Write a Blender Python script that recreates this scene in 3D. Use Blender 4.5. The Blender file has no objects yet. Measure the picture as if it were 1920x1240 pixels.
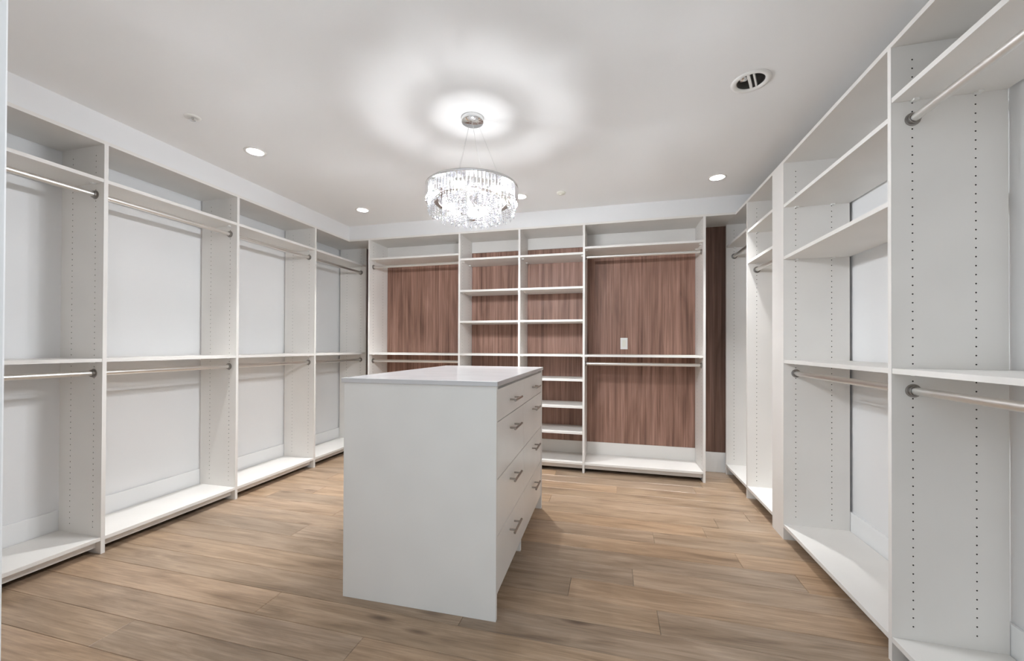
import bpy, math, random
from mathutils import Matrix, Vector
random.seed(7)
sc = bpy.context.scene
C = sc.collection

# ------------------------------------------------------------------ camera
F_PX, YAW, PITCH, ROLL, CY = 742.62, 0.2495, 0.0059, 0.0038, 645.11
cam_d = bpy.data.cameras.new('camera'); cam = bpy.data.objects.new('camera', cam_d); C.objects.link(cam)
cam_d.sensor_fit = 'HORIZONTAL'; cam_d.sensor_width = 36.0
cam_d.lens = F_PX / 1920 * 36.0
cam_d.shift_y = (CY - 620.0) / 1920
cam_d.clip_start = 0.02
fw = Vector((-math.sin(YAW) * math.cos(PITCH), math.cos(YAW) * math.cos(PITCH), math.sin(PITCH)))
rt = Vector((math.cos(YAW), math.sin(YAW), 0)); up = rt.cross(fw)
r2 = math.cos(ROLL) * rt + math.sin(ROLL) * up
u2 = -math.sin(ROLL) * rt + math.cos(ROLL) * up
cam.matrix_world = Matrix(((r2.x, u2.x, -fw.x, 0.0), (r2.y, u2.y, -fw.y, 0.0), (r2.z, u2.z, -fw.z, 1.16), (0, 0, 0, 1)))
sc.camera = cam

# ------------------------------------------------------------------ world (daylight in the hallway beyond the open doorway), exposure
w = bpy.data.worlds.new('world'); sc.world = w; w.use_nodes = True
w.node_tree.nodes['Background'].inputs[0].default_value = (0.82, 0.92, 1.0, 1)
w.node_tree.nodes['Background'].inputs[1].default_value = 1.0
sc.view_settings.view_transform = 'Standard'; sc.view_settings.look = 'None'
sc.view_settings.gamma = 1.0; sc.view_settings.use_curve_mapping = False
sc.view_settings.exposure = 0.25
sc.cycles.diffuse_bounces = 6; sc.cycles.max_bounces = 8; sc.cycles.transparent_max_bounces = 16; sc.cycles.use_light_tree = False
POT_STRENGTH = 4600.0        # lens of each recessed lamp
BULB_STRENGTH = 2050.0      # ring of capsule bulbs in the chandelier
GLOW_BULB = 330.0          # its upright centre bulb, added for the glow pattern on the ceiling

# ------------------------------------------------------------------ dimensions (metres)
XL, XR, YK = -2.745, 1.000, 3.684          # front planes of the left, right and back closet runs
WL, WR, WB = -3.103, 1.356, 4.040          # walls
H, CEIL, T = 2.296, 2.440, 0.019
DEPTH = 0.341
WF0, WF1 = 0.38, 0.50                      # front wall (doorway the camera looks through)

# ------------------------------------------------------------------ helpers
def tag(o, label=None, cat=None, group=None, kind=None):
    if label: o['label'] = label
    if cat: o['category'] = cat
    if group: o['group'] = group
    if kind: o['kind'] = kind
    return o

def empty(name, loc=(0, 0, 0), rz=0.0):
    o = bpy.data.objects.new(name, None); C.objects.link(o)
    o.location = loc; o.rotation_euler = (0, 0, rz); o.empty_display_size = 0.1
    return o

class MB:
    def __init__(s): s.v = []; s.f = []; s.m = []; s.sm = []
    def add(s, verts, faces, mi=0, smooth=False):
        b = len(s.v); s.v += [tuple(v) for v in verts]
        for f in faces:
            s.f.append(tuple(i + b for i in f)); s.m.append(mi); s.sm.append(smooth)
    def box(s, a, b, mi=0):
        (x0, y0, z0), (x1, y1, z1) = a, b
        s.add([(x0, y0, z0), (x1, y0, z0), (x1, y1, z0), (x0, y1, z0), (x0, y0, z1), (x1, y0, z1), (x1, y1, z1), (x0, y1, z1)],
              [(0, 3, 2, 1), (4, 5, 6, 7), (0, 1, 5, 4), (1, 2, 6, 5), (2, 3, 7, 6), (3, 0, 4, 7)], mi)
    def tube(s, p, q, r, n=16, mi=0, caps=True, r1=None):
        p, q = Vector(p), Vector(q); d = (q - p).normalized()
        a = d.orthogonal().normalized(); b = d.cross(a); r1 = r if r1 is None else r1
        ring = lambda c, rr: [c + (a * math.cos(2 * math.pi * i / n) + b * math.sin(2 * math.pi * i / n)) * rr for i in range(n)]
        s.add(ring(p, r) + ring(q, r1), [(i, (i + 1) % n, n + (i + 1) % n, n + i) for i in range(n)], mi, True)
        if caps:
            s.add(ring(p, r), [tuple(range(n - 1, -1, -1))], mi); s.add(ring(q, r1), [tuple(range(n))], mi)
    def lathe(s, prof, c=(0, 0, 0), n=32, mi=0, smooth=True, closed=False):
        vs = []
        for r, z in prof:
            vs += [(c[0] + r * math.cos(2 * math.pi * i / n), c[1] + r * math.sin(2 * math.pi * i / n), c[2] + z) for i in range(n)]
        fs = []
        k = len(prof)
        for j in range(k if closed else k - 1):
            j2 = (j + 1) % k
            for i in range(n):
                fs.append((j * n + i, j * n + (i + 1) % n, j2 * n + (i + 1) % n, j2 * n + i))
        s.add(vs, fs, mi, smooth)
    def mesh(s, name, mats):
        me = bpy.data.meshes.new(name); me.from_pydata(s.v, [], s.f); me.update()
        for m in (mats if isinstance(mats, (list, tuple)) else [mats]): me.materials.append(m)
        me.polygons.foreach_set('material_index', s.m); me.polygons.foreach_set('use_smooth', s.sm)
        return me
    def build(s, name, mats, parent=None, bevel=0.0):
        o = bpy.data.objects.new(name, s.mesh(name, mats)); C.objects.link(o); o.parent = parent
        if bevel:
            m = o.modifiers.new('bevel', 'BEVEL'); m.width = bevel; m.segments = 2; m.limit_method = 'ANGLE'
        return o

def place(name, me, parent, loc=(0, 0, 0), rot=(0, 0, 0)):
    o = bpy.data.objects.new(name, me); C.objects.link(o); o.parent = parent; o.location = loc; o.rotation_euler = rot
    return o

def boxo(name, a, b, mat, parent=None, bevel=0.0):
    m = MB(); m.box(a, b); return m.build(name, mat, parent, bevel)

# ------------------------------------------------------------------ materials
def base_mat(name, col, rough=0.5, metal=0.0, spec=0.5):
    m = bpy.data.materials.new(name); m.use_nodes = True
    p = m.node_tree.nodes['Principled BSDF']
    p.inputs['Base Color'].default_value = (*col, 1); p.inputs['Roughness'].default_value = rough
    p.inputs['Metallic'].default_value = metal; p.inputs['Specular IOR Level'].default_value = spec
    return m, m.node_tree, p

def N(nt, t, **kw):
    n = nt.nodes.new(t)
    for k, v in kw.items(): setattr(n, k, v)
    return n

def ramp(nt, stops):
    r = N(nt, 'ShaderNodeValToRGB'); e = r.color_ramp.elements
    while len(e) < len(stops): e.new(0.5)
    for el, (pos, c) in zip(e, stops): el.position = pos; el.color = (*c, 1)
    return r

def painted(name, col, rough, var=0.03, scale=3.0, bump=0.0, bscale=150.0, spec=0.5):
    m, nt, p = base_mat(name, col, rough, 0, spec)
    tc = N(nt, 'ShaderNodeTexCoord'); nz = N(nt, 'ShaderNodeTexNoise'); nz.inputs['Scale'].default_value = scale; nz.inputs['Detail'].default_value = 0.0
    nt.links.new(tc.outputs['Object'], nz.inputs['Vector'])
    r = ramp(nt, [(0.3, tuple(c * (1 - var) for c in col)), (0.7, tuple(min(1, c * (1 + var * 0.5)) for c in col))])
    nt.links.new(nz.outputs['Fac'], r.inputs['Fac']); nt.links.new(r.outputs['Color'], p.inputs['Base Color'])
    if bump:
        n2 = N(nt, 'ShaderNodeTexNoise'); n2.inputs['Scale'].default_value = bscale
        nt.links.new(tc.outputs['Object'], n2.inputs['Vector'])
        b = N(nt, 'ShaderNodeBump'); b.inputs['Strength'].default_value = bump; b.inputs['Distance'].default_value = 0.001
        nt.links.new(n2.outputs['Fac'], b.inputs['Height']); nt.links.new(b.outputs['Normal'], p.inputs['Normal'])
    return m

M = {}
M['paint'] = painted('wall paint', (0.81, 0.81, 0.81), 0.6, 0.015, 2.0)
M['ceil'] = painted('ceiling paint', (0.88, 0.88, 0.875), 0.75, 0.015, 1.5)
M['trim'] = painted('trim paint', (0.85, 0.85, 0.845), 0.4, 0.015)
M['mel'] = painted('white melamine', (0.80, 0.775, 0.74), 0.42, 0.02, 6.0, 0.0, 300.0, 0.4)
M['top'] = painted('white quartz', (0.60, 0.585, 0.585), 0.22, 0.03, 8.0)
M['drawer'] = painted('drawer melamine', (0.82, 0.795, 0.76), 0.30, 0.02, 6.0)
M['core'] = base_mat('raw board core', (0.05, 0.042, 0.035), 0.9)[0]
M['sub'] = base_mat('sub floor', (0.10, 0.07, 0.05), 0.9)[0]
M['plastic'] = painted('white plastic', (0.84, 0.83, 0.80), 0.35, 0.01)
M['cream'] = painted('cream plastic', (0.80, 0.79, 0.70), 0.45, 0.01)
M['dark'] = base_mat('dark bronze', (0.14, 0.13, 0.12), 0.35, 0.3)[0]

def metal(name, col, rough):
    m, nt, p = base_mat(name, col, rough, 1.0)
    tc = N(nt, 'ShaderNodeTexCoord'); nz = N(nt, 'ShaderNodeTexNoise'); nz.inputs['Scale'].default_value = 40
    nt.links.new(tc.outputs['Object'], nz.inputs['Vector'])
    mr = N(nt, 'ShaderNodeMapRange'); mr.inputs['To Min'].default_value = rough * 0.85; mr.inputs['To Max'].default_value = rough * 1.2
    nt.links.new(nz.outputs['Fac'], mr.inputs['Value']); nt.links.new(mr.outputs['Result'], p.inputs['Roughness'])
    return m
M['rod'] = metal('satin aluminium', (0.80, 0.78, 0.75), 0.38)
M['flange'] = metal('zinc flange', (0.36, 0.34, 0.32), 0.35)
M['nickel'] = metal('brushed nickel', (0.42, 0.38, 0.34), 0.28)
M['chrome'] = metal('polished chrome', (0.75, 0.75, 0.75), 0.12)

def emit(name, col, s):
    m = bpy.data.materials.new(name); m.use_nodes = True; nt = m.node_tree; nt.nodes.clear()
    e = N(nt, 'ShaderNodeEmission'); e.inputs[0].default_value = (*col, 1); e.inputs[1].default_value = s
    o = N(nt, 'ShaderNodeOutputMaterial'); nt.links.new(e.outputs[0], o.inputs[0]); return m
M['lens'] = emit('lit lamp lens', (0.97, 0.985, 1.0), POT_STRENGTH)
M['bulb_glow'] = emit('ceiling glow bulb', (0.95, 0.97, 1.0), GLOW_BULB)
M['bulb'] = emit('lit bulb', (0.91, 0.955, 1.0), BULB_STRENGTH)

def crystal():
    m = bpy.data.materials.new('crystal'); m.use_nodes = True; nt = m.node_tree; nt.nodes.clear()
    tl = N(nt, 'ShaderNodeBsdfTranslucent'); tl.inputs[0].default_value = (0.98, 0.98, 0.99, 1)
    gl = N(nt, 'ShaderNodeBsdfGlossy'); gl.inputs[0].default_value = (0.95, 0.95, 0.96, 1); gl.inputs['Roughness'].default_value = 0.02
    tr = N(nt, 'ShaderNodeBsdfTransparent'); tr.inputs[0].default_value = (0.97, 0.97, 0.98, 1)
    fr = N(nt, 'ShaderNodeFresnel'); fr.inputs[0].default_value = 1.55
    a = N(nt, 'ShaderNodeMixShader'); a.inputs[0].default_value = 0.984
    nt.links.new(tl.outputs[0], a.inputs[1]); nt.links.new(tr.outputs[0], a.inputs[2])
    b = N(nt, 'ShaderNodeMixShader'); nt.links.new(fr.outputs[0], b.inputs[0])
    nt.links.new(a.outputs[0], b.inputs[1]); nt.links.new(gl.outputs[0], b.inputs[2])
    o = N(nt, 'ShaderNodeOutputMaterial'); nt.links.new(b.outputs[0], o.inputs[0]); return m
M['crystal'] = crystal()

def wood_floor():
    m, nt, p = base_mat('oak plank', (0.4, 0.3, 0.2), 0.38, 0, 0.6)
    L = nt.links.new
    tc = N(nt, 'ShaderNodeTexCoord'); oi = N(nt, 'ShaderNodeObjectInfo')
    mul = N(nt, 'ShaderNodeMath', operation='MULTIPLY'); mul.inputs[1].default_value = 37.0; L(oi.outputs['Random'], mul.inputs[0])
    add = N(nt, 'ShaderNodeVectorMath', operation='ADD'); L(tc.outputs['Object'], add.inputs[0]); L(mul.outputs[0], add.inputs[1])
    mp = N(nt, 'ShaderNodeMapping'); mp.inputs['Scale'].default_value = (1.0, 8.0, 1.0); L(add.outputs[0], mp.inputs['Vector'])
    n1 = N(nt, 'ShaderNodeTexNoise'); n1.inputs['Scale'].default_value = 2.2; n1.inputs['Detail'].default_value = 9; n1.inputs['Roughness'].default_value = 0.62; n1.inputs['Distortion'].default_value = 0.6
    L(mp.outputs[0], n1.inputs['Vector'])
    mp2 = N(nt, 'ShaderNodeMapping'); mp2.inputs['Scale'].default_value = (5.0, 150.0, 1.0); L(add.outputs[0], mp2.inputs['Vector'])
    n2 = N(nt, 'ShaderNodeTexNoise'); n2.inputs['Scale'].default_value = 1.0; n2.inputs['Detail'].default_value = 5; L(mp2.outputs[0], n2.inputs['Vector'])
    r1 = ramp(nt, [(0.25, (0.185, 0.124, 0.080)), (0.40, (0.300, 0.214, 0.143)), (0.55, (0.395, 0.291, 0.202)), (0.75, (0.490, 0.374, 0.275))])
    L(n1.outputs['Fac'], r1.inputs['Fac'])
    fine = N(nt, 'ShaderNodeMapRange'); fine.inputs['From Min'].default_value = 0.3; fine.inputs['From Max'].default_value = 0.7
    fine.inputs['To Min'].default_value = 0.80; fine.inputs['To Max'].default_value = 1.12; L(n2.outputs['Fac'], fine.inputs['Value'])
    mx = N(nt, 'ShaderNodeMix', data_type='RGBA', blend_type='MULTIPLY'); mx.inputs['Factor'].default_value = 1
    L(r1.outputs['Color'], mx.inputs['A']); L(fine.outputs['Result'], mx.inputs['B'])
    # tone of each board: greyer or warmer, lighter or darker
    wn = N(nt, 'ShaderNodeTexWhiteNoise', noise_dimensions='1D'); L(mul.outputs[0], wn.inputs['W'])
    tone = ramp(nt, [(0.0, (0.82, 0.83, 0.86)), (0.3, (1.06, 1.0, 0.93)), (0.55, (0.92, 0.93, 0.97)), (0.8, (1.16, 1.06, 0.96)), (1.0, (1.02, 1.03, 1.06))])
    L(wn.outputs['Value'], tone.inputs['Fac'])
    mx2 = N(nt, 'ShaderNodeMix', data_type='RGBA', blend_type='MULTIPLY'); mx2.inputs['Factor'].default_value = 1
    L(mx.outputs['Result'], mx2.inputs['A']); L(tone.outputs['Color'], mx2.inputs['B'])
    # knots
    mp3 = N(nt, 'ShaderNodeMapping'); mp3.inputs['Scale'].default_value = (1.3, 5.0, 1.0); L(add.outputs[0], mp3.inputs['Vector'])
    vo = N(nt, 'ShaderNodeTexVoronoi'); vo.inputs['Scale'].default_value = 1.5; L(mp3.outputs[0], vo.inputs['Vector'])
    kr = ramp(nt, [(0.0, (0.30, 0.27, 0.25)), (0.05, (0.48, 0.43, 0.40)), (0.15, (1, 1, 1))])
    L(vo.outputs['Distance'], kr.inputs['Fac'])
    mx3 = N(nt, 'ShaderNodeMix', data_type='RGBA', blend_type='MULTIPLY'); mx3.inputs['Factor'].default_value = 0.95
    L(mx2.outputs['Result'], mx3.inputs['A']); L(kr.outputs['Color'], mx3.inputs['B'])
    L(mx3.outputs['Result'], p.inputs['Base Color'])
    rr = N(nt, 'ShaderNodeMapRange'); rr.inputs['To Min'].default_value = 0.26; rr.inputs['To Max'].default_value = 0.40
    L(n1.outputs['Fac'], rr.inputs['Value']); L(rr.outputs['Result'], p.inputs['Roughness'])
    b = N(nt, 'ShaderNodeBump'); b.inputs['Strength'].default_value = 0.15; b.inputs['Distance'].default_value = 0.001
    L(n2.outputs['Fac'], b.inputs['Height']); L(b.outputs['Normal'], p.inputs['Normal'])
    return m
M['plank'] = wood_floor()

def wood_back(name='brown oak laminate', k=1.0):
    m, nt, p = base_mat(name, (0.3, 0.18, 0.14), 0.5, 0, 0.35)
    L = nt.links.new
    tc = N(nt, 'ShaderNodeTexCoord'); oi = N(nt, 'ShaderNodeObjectInfo')
    mul = N(nt, 'ShaderNodeMath', operation='MULTIPLY'); mul.inputs[1].default_value = 23.0; L(oi.outputs['Random'], mul.inputs[0])
    add = N(nt, 'ShaderNodeVectorMath', operation='ADD'); L(tc.outputs['Object'], add.inputs[0]); L(mul.outputs[0], add.inputs[1])
    mp = N(nt, 'ShaderNodeMapping'); mp.inputs['Scale'].default_value = (24.0, 1.0, 0.45); L(add.outputs[0], mp.inputs['Vector'])
    n1 = N(nt, 'ShaderNodeTexNoise'); n1.inputs['Scale'].default_value = 1.5; n1.inputs['Detail'].default_value = 8; n1.inputs['Distortion'].default_value = 0.5
    L(mp.outputs[0], n1.inputs['Vector'])
    mp2 = N(nt, 'ShaderNodeMapping'); mp2.inputs['Scale'].default_value = (150.0, 1.0, 2.0); L(add.outputs[0], mp2.inputs['Vector'])
    n2 = N(nt, 'ShaderNodeTexNoise'); n2.inputs['Scale'].default_value = 1.0; n2.inputs['Detail'].default_value = 3; L(mp2.outputs[0], n2.inputs['Vector'])
    r1 = ramp(nt, [(q, tuple(k * c for c in col)) for q, col in ((0.28, (0.115, 0.060, 0.040)), (0.44, (0.25, 0.136, 0.098)), (0.56, (0.355, 0.202, 0.152)), (0.74, (0.48, 0.295, 0.232)))])
    mp3 = N(nt, 'ShaderNodeMapping'); mp3.inputs['Scale'].default_value = (7.0, 1.0, 0.9); L(add.outputs[0], mp3.inputs['Vector'])
    n3 = N(nt, 'ShaderNodeTexNoise'); n3.inputs['Scale'].default_value = 1.3; n3.inputs['Detail'].default_value = 6; n3.inputs['Distortion'].default_value = 1.2; L(mp3.outputs[0], n3.inputs['Vector'])
    av = N(nt, 'ShaderNodeMix', data_type='FLOAT'); av.inputs['Factor'].default_value = 0.45
    L(n1.outputs['Fac'], av.inputs['A']); L(n3.outputs['Fac'], av.inputs['B']); L(av.outputs['Result'], r1.inputs['Fac'])
    fine = N(nt, 'ShaderNodeMapRange'); fine.inputs['From Min'].default_value = 0.3; fine.inputs['From Max'].default_value = 0.7
    fine.inputs['To Min'].default_value = 0.70; fine.inputs['To Max'].default_value = 1.20; L(n2.outputs['Fac'], fine.inputs['Value'])
    mx = N(nt, 'ShaderNodeMix', data_type='RGBA', blend_type='MULTIPLY'); mx.inputs['Factor'].default_value = 1
    L(r1.outputs['Color'], mx.inputs['A']); L(fine.outputs['Result'], mx.inputs['B']); L(mx.outputs['Result'], p.inputs['Base Color'])
    b = N(nt, 'ShaderNodeBump'); b.inputs['Strength'].default_value = 0.12; b.inputs['Distance'].default_value = 0.001
    L(n2.outputs['Fac'], b.inputs['Height']); L(b.outputs['Normal'], p.inputs['Normal'])
    return m
M['wood'] = wood_back()
M['wood_dark'] = wood_back('dark walnut laminate', 0.58)      # the corner strips are a darker board than the bay backs

# ------------------------------------------------------------------ room shell
def S(o, label, cat): return tag(o, label, cat, None, 'structure')
HALL = -1.30
floor = S(boxo('floor', (WL - 0.1, HALL, -0.06), (WR + 0.1, WB + 0.1, -0.0125), M['sub']), 'light brown oak plank floor of the closet', 'floor')
POTS = [(-2.295, 2.110), (-2.290, 3.265), (-0.772, 3.290), (0.760, 3.271)]
GIMBAL = (0.640, 2.122)
def ceiling_mesh():
    m = MB(); holes = [(x, y, 0.05) for x, y in POTS] + [(*GIMBAL, 0.062)]; h = 0.09; n = 32
    bx = sorted({WL - 0.1, WR + 0.1} | {round(x + d, 5) for x, y, r in holes for d in (-h, h)})
    for xa, xb in zip(bx[:-1], bx[1:]):
        hs = [q for q in holes if q[0] - h <= xa + 1e-4 and q[0] + h >= xb - 1e-4]
        for y0, y1 in zip([WF0] + sorted(q[1] + h for q in hs), sorted(q[1] - h for q in hs) + [WB + 0.1]):
            m.add([(xa, y0, CEIL), (xb, y0, CEIL), (xb, y1, CEIL), (xa, y1, CEIL)], [(3, 2, 1, 0)])
    for x, y, r in holes:
        # the square around each opening, cut where strips of other openings split it
        v = []; 
        for i in range(n):
            a = 2 * math.pi * i / n; c, s_ = math.cos(a), math.sin(a); k = h / max(abs(c), abs(s_))
            v.append((x + c * k, y + s_ * k, CEIL))
        for i in range(n):
            a = 2 * math.pi * i / n; v.append((x + r * math.cos(a), y + r * math.sin(a), CEIL))
        m.add(v, [(i, n + i, n + (i + 1) % n, (i + 1) % n) for i in range(n)])
    m.box((WL - 0.1, WF0, CEIL + 0.17), (WR + 0.1, WB + 0.1, CEIL + 0.21))
    for a, b in (((WL - 0.1, WF0), (WL, WB + 0.1)), ((WR, WF0), (WR + 0.1, WB + 0.1)), ((WL, WF0), (WR, WF0 + 0.1)), ((WL, WB), (WR, WB + 0.1))):
        m.box((*a, CEIL + 0.001), (*b, CEIL + 0.169))
    return m
S(ceiling_mesh().build('ceiling', M['ceil']), 'flat white plaster ceiling with recessed lamps', 'ceiling')
S(boxo('wall_left', (WL - 0.1, WF0, -0.0125), (WL, WB + 0.1, CEIL), M['paint']), 'white painted wall behind the left hanging bays', 'wall')
S(boxo('wall_right', (WR, WF0, -0.0125), (WR + 0.1, WB + 0.1, CEIL), M['paint']), 'white painted wall behind the right hanging bays', 'wall')
wall_back = S(boxo('wall_back', (WL, WB, -0.0125), (WR, WB + 0.1, CEIL), M['paint']), 'white painted far wall behind brown wood panels', 'wall')
m = MB()
DX0, DX1, DZ = -1.137, 0.85, 2.40
m.box((WL, WF0, -0.0125), (DX0, WF1, CEIL)); m.box((DX1, WF0, -0.0125), (WR, WF1, CEIL)); m.box((DX0, WF0, DZ), (DX1, WF1, CEIL))
S(m.build('wall_front', M['paint'], bevel=0.004), 'white wall with wide opening at the left photo edge', 'wall')

# bulkheads above the left and back runs
S(boxo('trim_1', (WL, WF1, H + 0.001), (XL - 0.004, WB, CEIL), M['paint']), 'white bulkhead above the left row of hanging bays', 'bulkhead')
S(boxo('trim_2', (XL - 0.004, YK + 0.004, H + 0.001), (WR, WB, CEIL), M['paint']), 'white bulkhead above the far wall shelving', 'bulkhead')
# baseboards
BB = 0.013
S(boxo('baseboard_left', (WL, WF1, 0), (WL + BB, WB, 0.205), M['trim'], bevel=0.002), 'tall white baseboard behind the left hanging bays', 'baseboard')
S(boxo('baseboard_right', (WR - BB, WF1, 0), (WR, WB, 0.20), M['trim'], bevel=0.002), 'tall white baseboard behind the right hanging bays', 'baseboard')
S(boxo('baseboard_back', (WL + BB, WB - BB, 0), (WR - BB, WB, 0.186), M['trim'], bevel=0.002), 'tall white baseboard along the far wall below wood panels', 'baseboard')

# floor boards, laid across the room
ROW, Y0 = 0.155, 1.08
fixed = {2: [-1.506], 1: [-0.959], 4: [0.19], 5: [-0.2], 6: [0.1, -1.9], 0: [-1.95, 0.35], 3: [-0.62], 11: [0.66], 7: [-0.75, 0.9]}
k0 = int(math.floor((HALL - Y0) / ROW)) + 1
for k in range(k0, 60):
    ya, yb = Y0 + k * ROW, Y0 + (k + 1) * ROW
    if ya > WB: break
    yb = min(yb, WB)
    if k in fixed: cuts = sorted(fixed[k])
    else:
        x = WL + random.uniform(0.3, 1.8); cuts = []
        while x < WR - 0.25: cuts.append(x); x += random.uniform(1.2, 2.1)
    xs = [WL] + cuts + [WR]
    for a, b in zip(xs[:-1], xs[1:]):
        L_, W_ = b - a, yb - ya; g, c, z1 = 0.0006, 0.0016, random.uniform(-0.0004, 0.0)
        m = MB()
        lo = [(g, g), (L_ - g, g), (L_ - g, W_ - g), (g, W_ - g)]
        hi = [(g + c, g + c), (L_ - g - c, g + c), (L_ - g - c, W_ - g - c), (g + c, W_ - g - c)]
        v = [(x, y, -0.0125) for x, y in lo] + [(x, y, z1 - c * 0.8) for x, y in lo] + [(x, y, z1) for x, y in hi]
        fs = [(8, 9, 10, 11)] + [(i, (i + 1) % 4, 4 + (i + 1) % 4, 4 + i) for i in range(4)] + [(4 + i, 4 + (i + 1) % 4, 8 + (i + 1) % 4, 8 + i) for i in range(4)]
        m.add(v, fs)
        o = m.build('plank', M['plank'], floor); o.location = (a, ya, 0)

# ------------------------------------------------------------------ closet system parts
PH = H - T                                   # panel height under the top board
def panel_mesh():
    """upright panel: local x thickness (centred), y depth from the front, z up; two columns of drilled pin holes on each face"""
    m = MB(); t = T / 2
    m.add([(-t, 0, 0), (t, 0, 0), (t, 0, PH), (-t, 0, PH)], [(0, 1, 2, 3)])
    m.add([(-t, DEPTH, 0), (t, DEPTH, 0), (t, DEPTH, PH), (-t, DEPTH, PH)], [(3, 2, 1, 0)])
    m.add([(-t, 0, PH), (t, 0, PH), (t, DEPTH, PH), (-t, DEPTH, PH)], [(0, 1, 2, 3)])
    m.add([(-t, 0, 0), (t, 0, 0), (t, DEPTH, 0), (-t, DEPTH, 0)], [(3, 2, 1, 0)])
    P, r, d = 0.032, 0.0028, 0.008
    n = 66; z0 = 0.125; z1 = z0 + n * P
    for sgn in (-1, 1):
        x = t * sgn
        def q(y0, y1, za, zb):
            f = (0, 1, 2, 3) if sgn > 0 else (3, 2, 1, 0)
            m.add([(x, y0, za), (x, y1, za), (x, y1, zb), (x, y0, zb)], [f])
        q(0, DEPTH, 0, z0); q(0, DEPTH, z1, PH)
        ys = [0, 0.065 - P / 2, 0.065 + P / 2, 0.25 - P / 2, 0.25 + P / 2, DEPTH]
        for a, b in ((0, 1), (2, 3), (4, 5)): q(ys[a], ys[b], z0, z1)
        for yc in (0.065, 0.25):
            for i in range(n):
                zc = z0 + (i + 0.5) * P; h = P / 2
                sq = [(h, 0), (h, h), (0, h), (-h, h), (-h, 0), (-h, -h), (0, -h), (h, -h)]
                ci = [(r * math.cos(j * math.pi / 4), r * math.sin(j * math.pi / 4)) for j in range(8)]
                v = [(x, yc + a, zc + b) for a, b in sq] + [(x, yc + a, zc + b) for a, b in ci] + [(x - sgn * d, yc + a, zc + b) for a, b in ci]
                o = lambda f: f if sgn > 0 else tuple(reversed(f))
                m.add(v, [o((j, (j + 1) % 8, 8 + (j + 1) % 8, 8 + j)) for j in range(8)])
                m.add(v[8:], [o((j, (j + 1) % 8, 8 + (j + 1) % 8, 8 + j)) for j in range(8)] + [o(tuple(range(8, 16)))], 1)
    return m.mesh('side_panel', [M['mel'], M['core']])
PANEL = panel_mesh()

def clip_mesh():
    m = MB(); m.box((0, -0.008, -0.007), (0.020, 0.008, 0)); return m.mesh('cam_fitting', M['plastic'])
CLIP = clip_mesh()

def flange_mesh():
    m = MB()      # cup on the panel, axis +x
    n = 20
    prof = [(0.0245, 0.0), (0.0245, 0.003), (0.0195, 0.004), (0.0195, 0.014), (0.0155, 0.014), (0.0155, 0.004)]
    vs = []
    for r, x in prof: vs += [(x, r * math.cos(2 * math.pi * i / n), r * math.sin(2 * math.pi * i / n)) for i in range(n)]
    m.add(vs, [(j * n + i, j * n + (i + 1) % n, (j + 1) * n + (i + 1) % n, (j + 1) * n + i) for j in range(len(prof) - 1) for i in range(n)], 0, False)
    return m.mesh('rod_flange', M['flange'])
FLANGE = flange_mesh()
_cache = {}
def board(wd, dp, th=T, mat='mel'):
    k = (round(wd, 4), round(dp, 4), th, mat)
    if k not in _cache:
        m = MB(); m.box((0, 0, 0), (wd, dp, th)); _cache[k] = m.mesh('board', M[mat])
    return _cache[k]
def rod(wd):
    k = ('rod', round(wd, 4))
    if k not in _cache:
        m = MB(); m.tube((0.004, 0, 0), (wd - 0.004, 0, 0), 0.0145, 20); _cache[k] = m.mesh('hanging_rod', M['rod'])
    return _cache[k]

def unit(label, group, origin, rz, wd, shelves, rods, left=False, right=True, top_ext=(0, 0), back=None):
    u = empty('closet_unit', origin, rz); tag(u, label, 'closet unit', group)
    if left: place('side_panel', PANEL, u)
    if right: place('side_panel', PANEL, u, (wd, 0, 0))
    a, b = T / 2, wd - T / 2; iw = b - a
    x0 = (-T / 2 if left else T / 2) - top_ext[0]; x1 = wd + (T / 2 if right else 0) + top_ext[1]
    place('top_board', board(x1 - x0, DEPTH + 0.012), u, (x0, 0, PH))
    for z in shelves:
        s = place('shelf', board(iw - 0.001, DEPTH - 0.004), u, (a + 0.0005, 0.002, z - T))
        for xx, rr in ((0, 0), (iw, math.pi)):
            for yy in (0.065, 0.25):
                place('cam_fitting', CLIP, s, (xx, yy, 0), (0, 0, rr))
    place('bottom_shelf', board(iw - 0.001, DEPTH - 0.003), u, (a + 0.0005, 0.001, 0.092 - T))
    place('toe_kick', board(iw - 0.001, 0.016, 0.0425), u, (a + 0.0005, 0.040, 0.030))
    for z in rods:
        r = place('hanging_rod', rod(iw), u, (a, 0.066, z))
        place('rod_flange', FLANGE, r, (0, 0, 0)); place('rod_flange', FLANGE, r, (iw, 0, 0), (0, 0, math.pi))
    if back:
        bw = iw
        m = MB(); m.box((0, 0, 0), (bw - 0.002, 0.006, 2.158 - 0.205))
        p = m.build('back_panel', M['wood'], u); p.location = (a + 0.001, WB - 0.0135 - YK, 0.205); p['label'] = 'brown wood grain back panel'
        place('back_rail', board(bw - 0.002, 0.012, 0.117), u, (a + 0.001, WB - 0.0195 - YK, 2.159))
        place('back_rail', board(bw - 0.002, 0.006, 0.120), u, (a + 0.001, WB - 0.0195 - YK, 0.0925))
    return u

GL, GB, GR = 'double hanging bays along the left wall', 'shelving and hanging bays on the far wall', 'hanging bays along the right wall'
pi = math.pi
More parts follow.
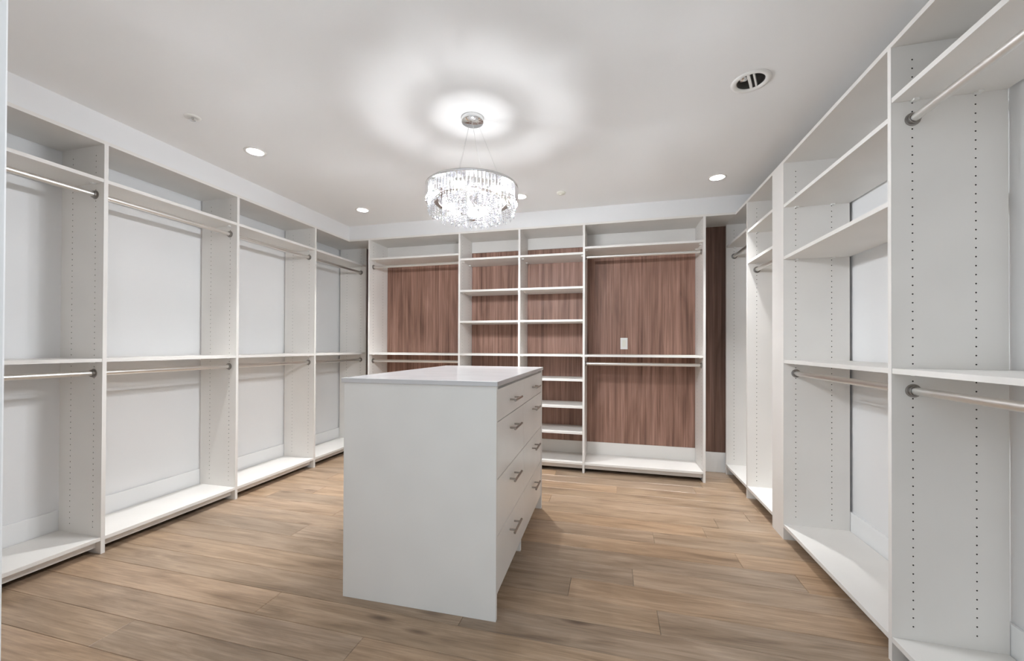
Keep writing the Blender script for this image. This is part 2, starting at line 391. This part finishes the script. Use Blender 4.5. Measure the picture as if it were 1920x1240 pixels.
# left run (local x runs away from the camera)
ys = [0.774, 1.579, 2.384, 3.189, 3.990]
labs = ['white double hanging bay cut off by the left photo edge, nearest on the left wall',
        'second white double hanging bay from the left photo edge, widest full one on left wall',
        'white double hanging bay third from the left photo edge, left of the corner bay',
        'white double hanging bay at the far left corner, partly hidden by the island']
for i in range(4):
    unit(labs[i], GL, (XL, ys[i], 0), pi / 2, ys[i + 1] - ys[i], [2.083, 1.083], [2.0, 1.0], left=(i == 0))
# back run
xs = [-2.504, -1.483, -0.870, -0.260, 0.758]
SH = [2.030, 1.716, 1.410, 1.086, 0.857, 0.608, 0.369]
unit('hanging bay with brown wood back left of the open shelf columns', GB, (xs[0], YK, 0), 0, xs[1] - xs[0], [2.085, 1.085], [2.003, 1.0], left=True, top_ext=(xs[0] - XL - T / 2 - 0.001, 0), back=True)
unit('left one of the two narrow shelf columns with brown wood backs', GB, (xs[1], YK, 0), 0, xs[2] - xs[1], SH, [], back=True)
unit('right one of the two narrow shelf columns, shelves down to the floor', GB, (xs[2], YK, 0), 0, xs[3] - xs[2], SH, [], back=True)
unit('wide hanging bay with brown wood back and a light switch', GB, (xs[3], YK, 0), 0, xs[4] - xs[3], [2.078, 1.085], [1.992, 1.0], top_ext=(0, XR - xs[4] - T / 2 - 0.001), back=True)
# right run (local x runs towards the camera)
yr = [3.990, 3.405, 2.891]
unit('narrow tall single rod bay in the far right corner', GR, (XR, yr[0], 0), -pi / 2, yr[0] - yr[1], [2.083], [1.985], left=True)
u = unit('slim tall bay with two top shelves and one rod on right wall', GR, (XR, yr[1], 0), -pi / 2, yr[1] - yr[2], [2.058, 1.82], [1.752])
m = MB(); wd = yr[1] - yr[2]
m.box((wd + T / 2, 0, 0), (yr[1] - 2.738 - T / 2, T, PH)); m.build('filler_stile', M['mel'], u)
m = MB(); m.box((wd + T / 2, 0, PH), (yr[1] - 2.738 - T / 2, DEPTH, H)); m.build('top_filler', M['mel'], u)
unit('wide bay with three upper shelves and one low rod on right wall', GR, (XR, 2.738, 0), -pi / 2, 2.738 - 1.779, [2.025, 1.71, 1.083], [1.003], left=True)
unit('white double hanging bay at the right photo edge, nearest the camera', GR, (XR, 1.779, 0), -pi / 2, 0.86, [2.088, 1.083], [2.0, 1.002])

# brown panels in the two corners beside the far run
boxo('wood_panel', (xs[4] + T / 2 + 0.002, WB - 0.0135, 0.187), (XR + 0.30, WB - 0.0005, PH), M['wood_dark'], wall_back)['label'] = 'dark brown wood strip in the far right corner'
boxo('wood_panel', (XL - 0.2, WB - 0.0135, 0.187), (xs[0] - T / 2 - 0.002, WB - 0.0005, PH), M['wood_dark'], wall_back)['label'] = 'thin dark brown wood strip in the far left corner'

# ------------------------------------------------------------------ light switch on the brown back panel
sw = empty('light_switch', (0.105, WB - 0.0135, 1.190)); tag(sw, 'white rocker light switch on the brown wood back panel', 'light switch')
m = MB(); m.box((-0.034, -0.006, -0.056), (0.034, 0, 0.056)); m.build('cover_plate', M['plastic'], sw, 0.002)
m = MB(); m.add([(-0.016, -0.006, -0.033), (0.016, -0.006, -0.033), (0.016, -0.006, 0.033), (-0.016, -0.006, 0.033),
                 (-0.016, -0.0075, -0.033), (0.016, -0.0075, -0.033), (0.016, -0.011, 0.033), (-0.016, -0.011, 0.033)],
                [(4, 5, 6, 7), (0, 1, 5, 4), (1, 2, 6, 5), (2, 3, 7, 6), (3, 0, 4, 7)])
m.build('rocker', M['cream'], sw, 0.001)

# ------------------------------------------------------------------ island dresser
IW, IL, IH = 0.735, 1.215, 0.99
isl = empty('island_dresser', (-0.474, 1.602, 0), math.radians(0.9)); tag(isl, 'white island dresser with eight drawers in the middle of the closet', 'dresser')
ip = lambda name, a, b, mat, bev=0.0, par=isl: boxo(name, a, b, M[mat], par, bev)
# local: x from -IW (left) to 0 (drawer side), y from 0 (near end) to IL
ip('end_panel', (-IW, 0, 0), (0, T, IH), 'mel', 0.001)
ip('end_panel', (-IW, IL - T, 0), (0, IL, IH), 'mel', 0.001)
ip('carcass', (-IW + 0.02, T, 0.095), (-0.028, IL - T, IH), 'mel')
ip('back_panel', (-IW + 0.001, T, 0.0), (-IW + 0.02, IL - T, IH), 'mel')
ip('toe_kick', (-0.085, T, 0.0), (-0.067, IL - T, 0.095), 'mel')
ip('foot', (-0.055, 0.585, 0.0), (-0.020, 0.605, 0.0945), 'plastic', 0.003)
ip('countertop', (-IW - 0.008, -0.010, IH), (0.006, IL + 0.010, IH + 0.021), 'top', 0.002)
zs = [0.095, 0.341, 0.587, 0.834, 0.976]
cols = [(T, 0.5975), (0.5975, IL - T)]
hm = MB()
hm.tube((0.032, -0.078, 0), (0.032, 0.078, 0), 0.0058, 14); hm.tube((0, -0.048, 0), (0.032, -0.048, 0), 0.0045, 12); hm.tube((0, 0.048, 0), (0.032, 0.048, 0), 0.0045, 12)
HANDLE = hm.mesh('bar_handle', M['nickel'])
for (ya, yb) in cols:
    for i in range(4):
        d = ip('drawer', (-0.0275, ya + 0.0018, zs[i] + 0.0018), (-0.004, yb - 0.0018, zs[i + 1] - 0.0018), 'drawer', 0.0012)
        zc = zs[i + 1] - 0.074 if i == 3 else (zs[i] + zs[i + 1]) / 2 + 0.055
        h = place('bar_handle', HANDLE, d, (-0.004, (ya + yb) / 2, zc)); h['label'] = 'brushed nickel bar handle'

# ------------------------------------------------------------------ recessed lamps
def pot(x, y, label, group='lit recessed ceiling lamps'):
    u = empty('recessed_lamp', (x, y, CEIL)); tag(u, label, 'ceiling lamp', group)
    m = MB(); m.lathe([(0.066, -0.0005), (0.064, -0.004), (0.055, -0.005), (0.050, -0.003), (0.049, 0.0), (0.048, 0.10), (0.030, 0.122)], n=32); m.build('trim_ring', M['plastic'], u)
    m = MB(); m.lathe([(0.030, 0.122), (0.022, 0.1205), (0.012, 0.1195), (0.0, 0.119)], n=32); m.build('lens', M['lens'], u)
for (x, y), lab in zip(POTS, ['lit round recessed lamp above the left bays, nearest of them',
                              'lit round recessed lamp near the far left ceiling corner',
                              'lit round recessed lamp partly behind the crystal chandelier',
                              'lit round recessed lamp near the far right ceiling corner']): pot(x, y, lab)
# the larger unlit gimbal fitting
g = empty('gimbal_downlight', (*GIMBAL, CEIL)); tag(g, 'unlit white gimbal downlight with dark recess, right of the chandelier', 'ceiling lamp')
m = MB(); m.lathe([(0.086, -0.0005), (0.083, -0.006), (0.070, -0.008), (0.061, -0.003), (0.060, 0.0)], n=36); m.build('trim_ring', M['plastic'], g)
m = MB(); m.lathe([(0.060, 0.0), (0.060, 0.09), (0.0, 0.09)], n=32); m.build('dark_recess', M['dark'], g)
m = MB()
for xx, w_ in ((-0.004, 0.006), (0.018, 0.004)):
    hl = math.sqrt(0.058 ** 2 - xx ** 2)
    m.box((xx - w_, -hl, -0.004), (xx + w_, hl, 0.010))
o = m.build('gimbal_bar', M['plastic'], g, 0.001); o.rotation_euler = (0, 0, -0.40)
m = MB(); m.lathe([(0.020, 0.05), (0.022, 0.012), (0.012, 0.006), (0.0, 0.004)], (-0.032, 0, 0), n=20); m.build('lamp', M['chrome'], g)

# sprinkler head and detector
s = empty('sprinkler_head', (-2.290, 1.704, CEIL)); tag(s, 'small fire sprinkler head in the ceiling above left bays', 'sprinkler')
m = MB(); m.lathe([(0.040, 0.0), (0.038, -0.003), (0.022, -0.005), (0.018, -0.002), (0.0, -0.002)], n=28); m.build('cover_ring', M['plastic'], s)
m = MB(); m.tube((0, 0, -0.001), (0, 0, -0.016), 0.006, 12); m.lathe([(0.0, -0.016), (0.014, -0.017), (0.014, -0.019), (0.0, -0.020)], n=16); m.build('deflector', M['chrome'], s)
s = empty('ceiling_sensor', (-0.42, 3.281, CEIL)); tag(s, 'small round cream sensor on the ceiling right of the chandelier', 'sensor')
m = MB(); m.lathe([(0.036, 0.0), (0.036, -0.010), (0.030, -0.014), (0.0, -0.015)], n=28); m.build('cover', M['cream'], s)
m = MB(); m.lathe([(0.014, -0.0145), (0.012, -0.020), (0.0, -0.022)], n=18); m.build('eye', M['cream'], s)

# ------------------------------------------------------------------ crystal chandelier
CX, CYY = -0.767, 2.093
ch = empty('crystal_chandelier', (CX, CYY, CEIL)); tag(ch, 'round crystal chandelier hanging above the island', 'chandelier')
m = MB(); m.lathe([(0.062, 0.0), (0.062, -0.020), (0.060, -0.024), (0.0, -0.025)], n=36); can = m.build('ceiling_canopy', M['chrome'], ch)
ZR = 2.046 - CEIL
m = MB()      # outer hoop
m.lathe([(0.258, ZR), (0.258, ZR - 0.012), (0.252, ZR - 0.012), (0.252, ZR)], n=64, closed=True); m.build('outer_hoop', M['chrome'], ch)
m = MB()      # top frame: flat ring with an eight-sided opening, shaped to outline the glow on the ceiling
n = 64
outer = [(0.252 * math.cos(2 * pi * i / n), 0.252 * math.sin(2 * pi * i / n)) for i in range(n)]
def octr(a, R=0.178, k=7, off=0.4):
    s = 2 * pi / k; b = (a - off) % s - s / 2
    return R * math.cos(s / 2) / math.cos(b)
inner = [(octr(2 * pi * i / n) * math.cos(2 * pi * i / n), octr(2 * pi * i / n) * math.sin(2 * pi * i / n)) for i in range(n)]
v = [(x, y, ZR - 0.001) for x, y in outer] + [(x, y, ZR - 0.001) for x, y in inner] + [(x, y, ZR - 0.004) for x, y in outer] + [(x, y, ZR - 0.004) for x, y in inner]
fs = []
for i in range(n):
    j = (i + 1) % n
    fs += [(i, j, n + j, n + i), (2 * n + i, 3 * n + i, 3 * n + j, 2 * n + j), (n + i, n + j, 3 * n + j, 3 * n + i)]
m.add(v, fs); m.build('top_frame', M['chrome'], ch)
m = MB()  # unseen rings on spokes, added to cast a dark ring on the ceiling
m.lathe([(0.086, ZR), (0.086, ZR - 0.004), (0.066, ZR - 0.004), (0.066, ZR)], n=40, closed=True)
m.lathe([(0.056, ZR), (0.056, ZR - 0.004), (0.051, ZR - 0.004), (0.051, ZR)], n=40, closed=True)
for k in range(3):
    a = 2 * pi * k / 3 + 0.5
    m.tube((0.051 * math.cos(a), 0.051 * math.sin(a), ZR - 0.002), (0.205 * math.cos(a), 0.205 * math.sin(a), ZR - 0.002), 0.003, 8)
m.build('shadow_rings', M['chrome'], ch)
for k in range(3):
    a = 2 * pi * k / 3 + 0.5
    m = MB(); m.tube((0.03 * math.cos(a), 0.03 * math.sin(a), -0.024), (0.19 * math.cos(a), 0.19 * math.sin(a), ZR), 0.0009, 6); m.build('suspension_cable', M['chrome'], ch)
m = MB(); m.tube((0, 0, -0.025), (0.03, 0.0, -0.2), 0.0012, 6); m.tube((0.03, 0, -0.2), (0.09 * math.cos(0.5), 0.09 * math.sin(0.5), ZR), 0.0012, 6); m.build('power_cord', M['plastic'], ch)
m = MB(); m.tube((0, 0, ZR - 0.165), (0, 0, ZR - 0.180), 0.018, 20)
for k in range(3):
    a = 2 * pi * k / 3 + 0.5
    m.tube((0.016 * math.cos(a), 0.016 * math.sin(a), ZR - 0.172), (0.076 * math.cos(a), 0.076 * math.sin(a), ZR - 0.002), 0.0015, 6)
m.build('lamp_holder', M['chrome'], ch)
m = MB(); m.lathe([(0.010, ZR - 0.165), (0.022, ZR - 0.152), (0.022, ZR - 0.124), (0.015, ZR - 0.114), (0.0, ZR - 0.110)], n=20); m.build('bulb', M['bulb_glow'], ch)  # weak unseen bulb, put in to throw the ceiling pattern
m = MB(); m.lathe([(0.187, ZR - 0.080), (0.213, ZR - 0.080), (0.213, ZR - 0.083), (0.187, ZR - 0.083)], n=48, closed=True, smooth=False); m.build('lamp_shield', M['nickel'], ch)  # unseen ring below the bulbs, added to shield the countertop
for k in range(6):
    a = 2 * pi * (k + 0.5) / 6; x, y = 0.200 * math.cos(a), 0.200 * math.sin(a)
    m = MB(); m.lathe([(0.0, ZR - 0.030), (0.028, ZR - 0.033), (0.033, ZR - 0.040), (0.033, ZR - 0.055), (0.031, ZR - 0.055), (0.031, ZR - 0.041), (0.010, ZR - 0.040), (0.0, ZR - 0.040)], (x, y, 0), n=20)
    m.tube((x, y, ZR - 0.032), (x * 1.2, y * 1.2, ZR - 0.003), 0.003, 8)
    so = m.build('shield_cup', M['nickel'], ch)  # unseen cup, its skirt shaped to keep bulb light off the ceiling
    m = MB(); m.lathe([(0.008, ZR - 0.041), (0.018, ZR - 0.046), (0.020, ZR - 0.056), (0.018, ZR - 0.068), (0.010, ZR - 0.076), (0.0, ZR - 0.078)], (x, y, 0), n=16); m.build('bulb', M['bulb'], so)
# crystals: a bar prism for the outer tier, bead strands for the inner tiers
def prism_mesh(w_, l, t_=0.004):
    m = MB()
    pts = [(-w_ / 2, 0), (0, -t_), (w_ / 2, 0), (0, t_)]
    v = [(x, y, 0) for x, y in pts] + [(x, y, -l) for x, y in pts]
    m.add(v, [(i, (i + 1) % 4, 4 + (i + 1) % 4, 4 + i) for i in range(4)] + [(3, 2, 1, 0), (4, 5, 6, 7)])
    return m.mesh('crystal_prism', M['crystal'])
def strand_mesh(nb, r=0.0052, p=0.0125):
    m = MB()
    for i in range(nb):
        z = -i * p; last = i == nb - 1
        rr = r * (1.25 if last else 1.0); hh = p * (0.85 if last else 0.48)
        v = [(0, 0, z)] + [(rr * math.cos(k * pi / 3), rr * math.sin(k * pi / 3), z - hh * 0.55) for k in range(6)] + [(0, 0, z - hh * (2.0 if last else 2.0))]
        m.add(v, [(0, 1 + k, 1 + (k + 1) % 6) for k in range(6)] + [(7, 1 + (k + 1) % 6, 1 + k) for k in range(6)])
    return m.mesh('crystal_strand', M['crystal'])
PR = prism_mesh(0.0115, 0.070)
for i in range(84):
    a = 2 * pi * i / 84
    place('crystal_prism', PR, ch, (0.2555 * math.cos(a), 0.2555 * math.sin(a), ZR - 0.013), (0, 0, a + pi / 2))
ST = {k: strand_mesh(k) for k in range(6, 18)}
def tier(R, cnt, lo, hi, zt):
    for i in range(cnt):
        a = 2 * pi * (i + random.uniform(-0.15, 0.15)) / cnt
        nb = random.randint(lo, hi)
        place('crystal_strand', ST[nb], ch, (R * math.cos(a), R * math.sin(a), zt), (0, 0, random.uniform(0, 1)))
tier(0.240, 80, 9, 11, ZR - 0.012)
tier(0.162, 48, 10, 13, ZR - 0.012)
tier(0.128, 32, 12, 14, ZR - 0.012)
tier(0.090, 16, 13, 15, ZR - 0.012)
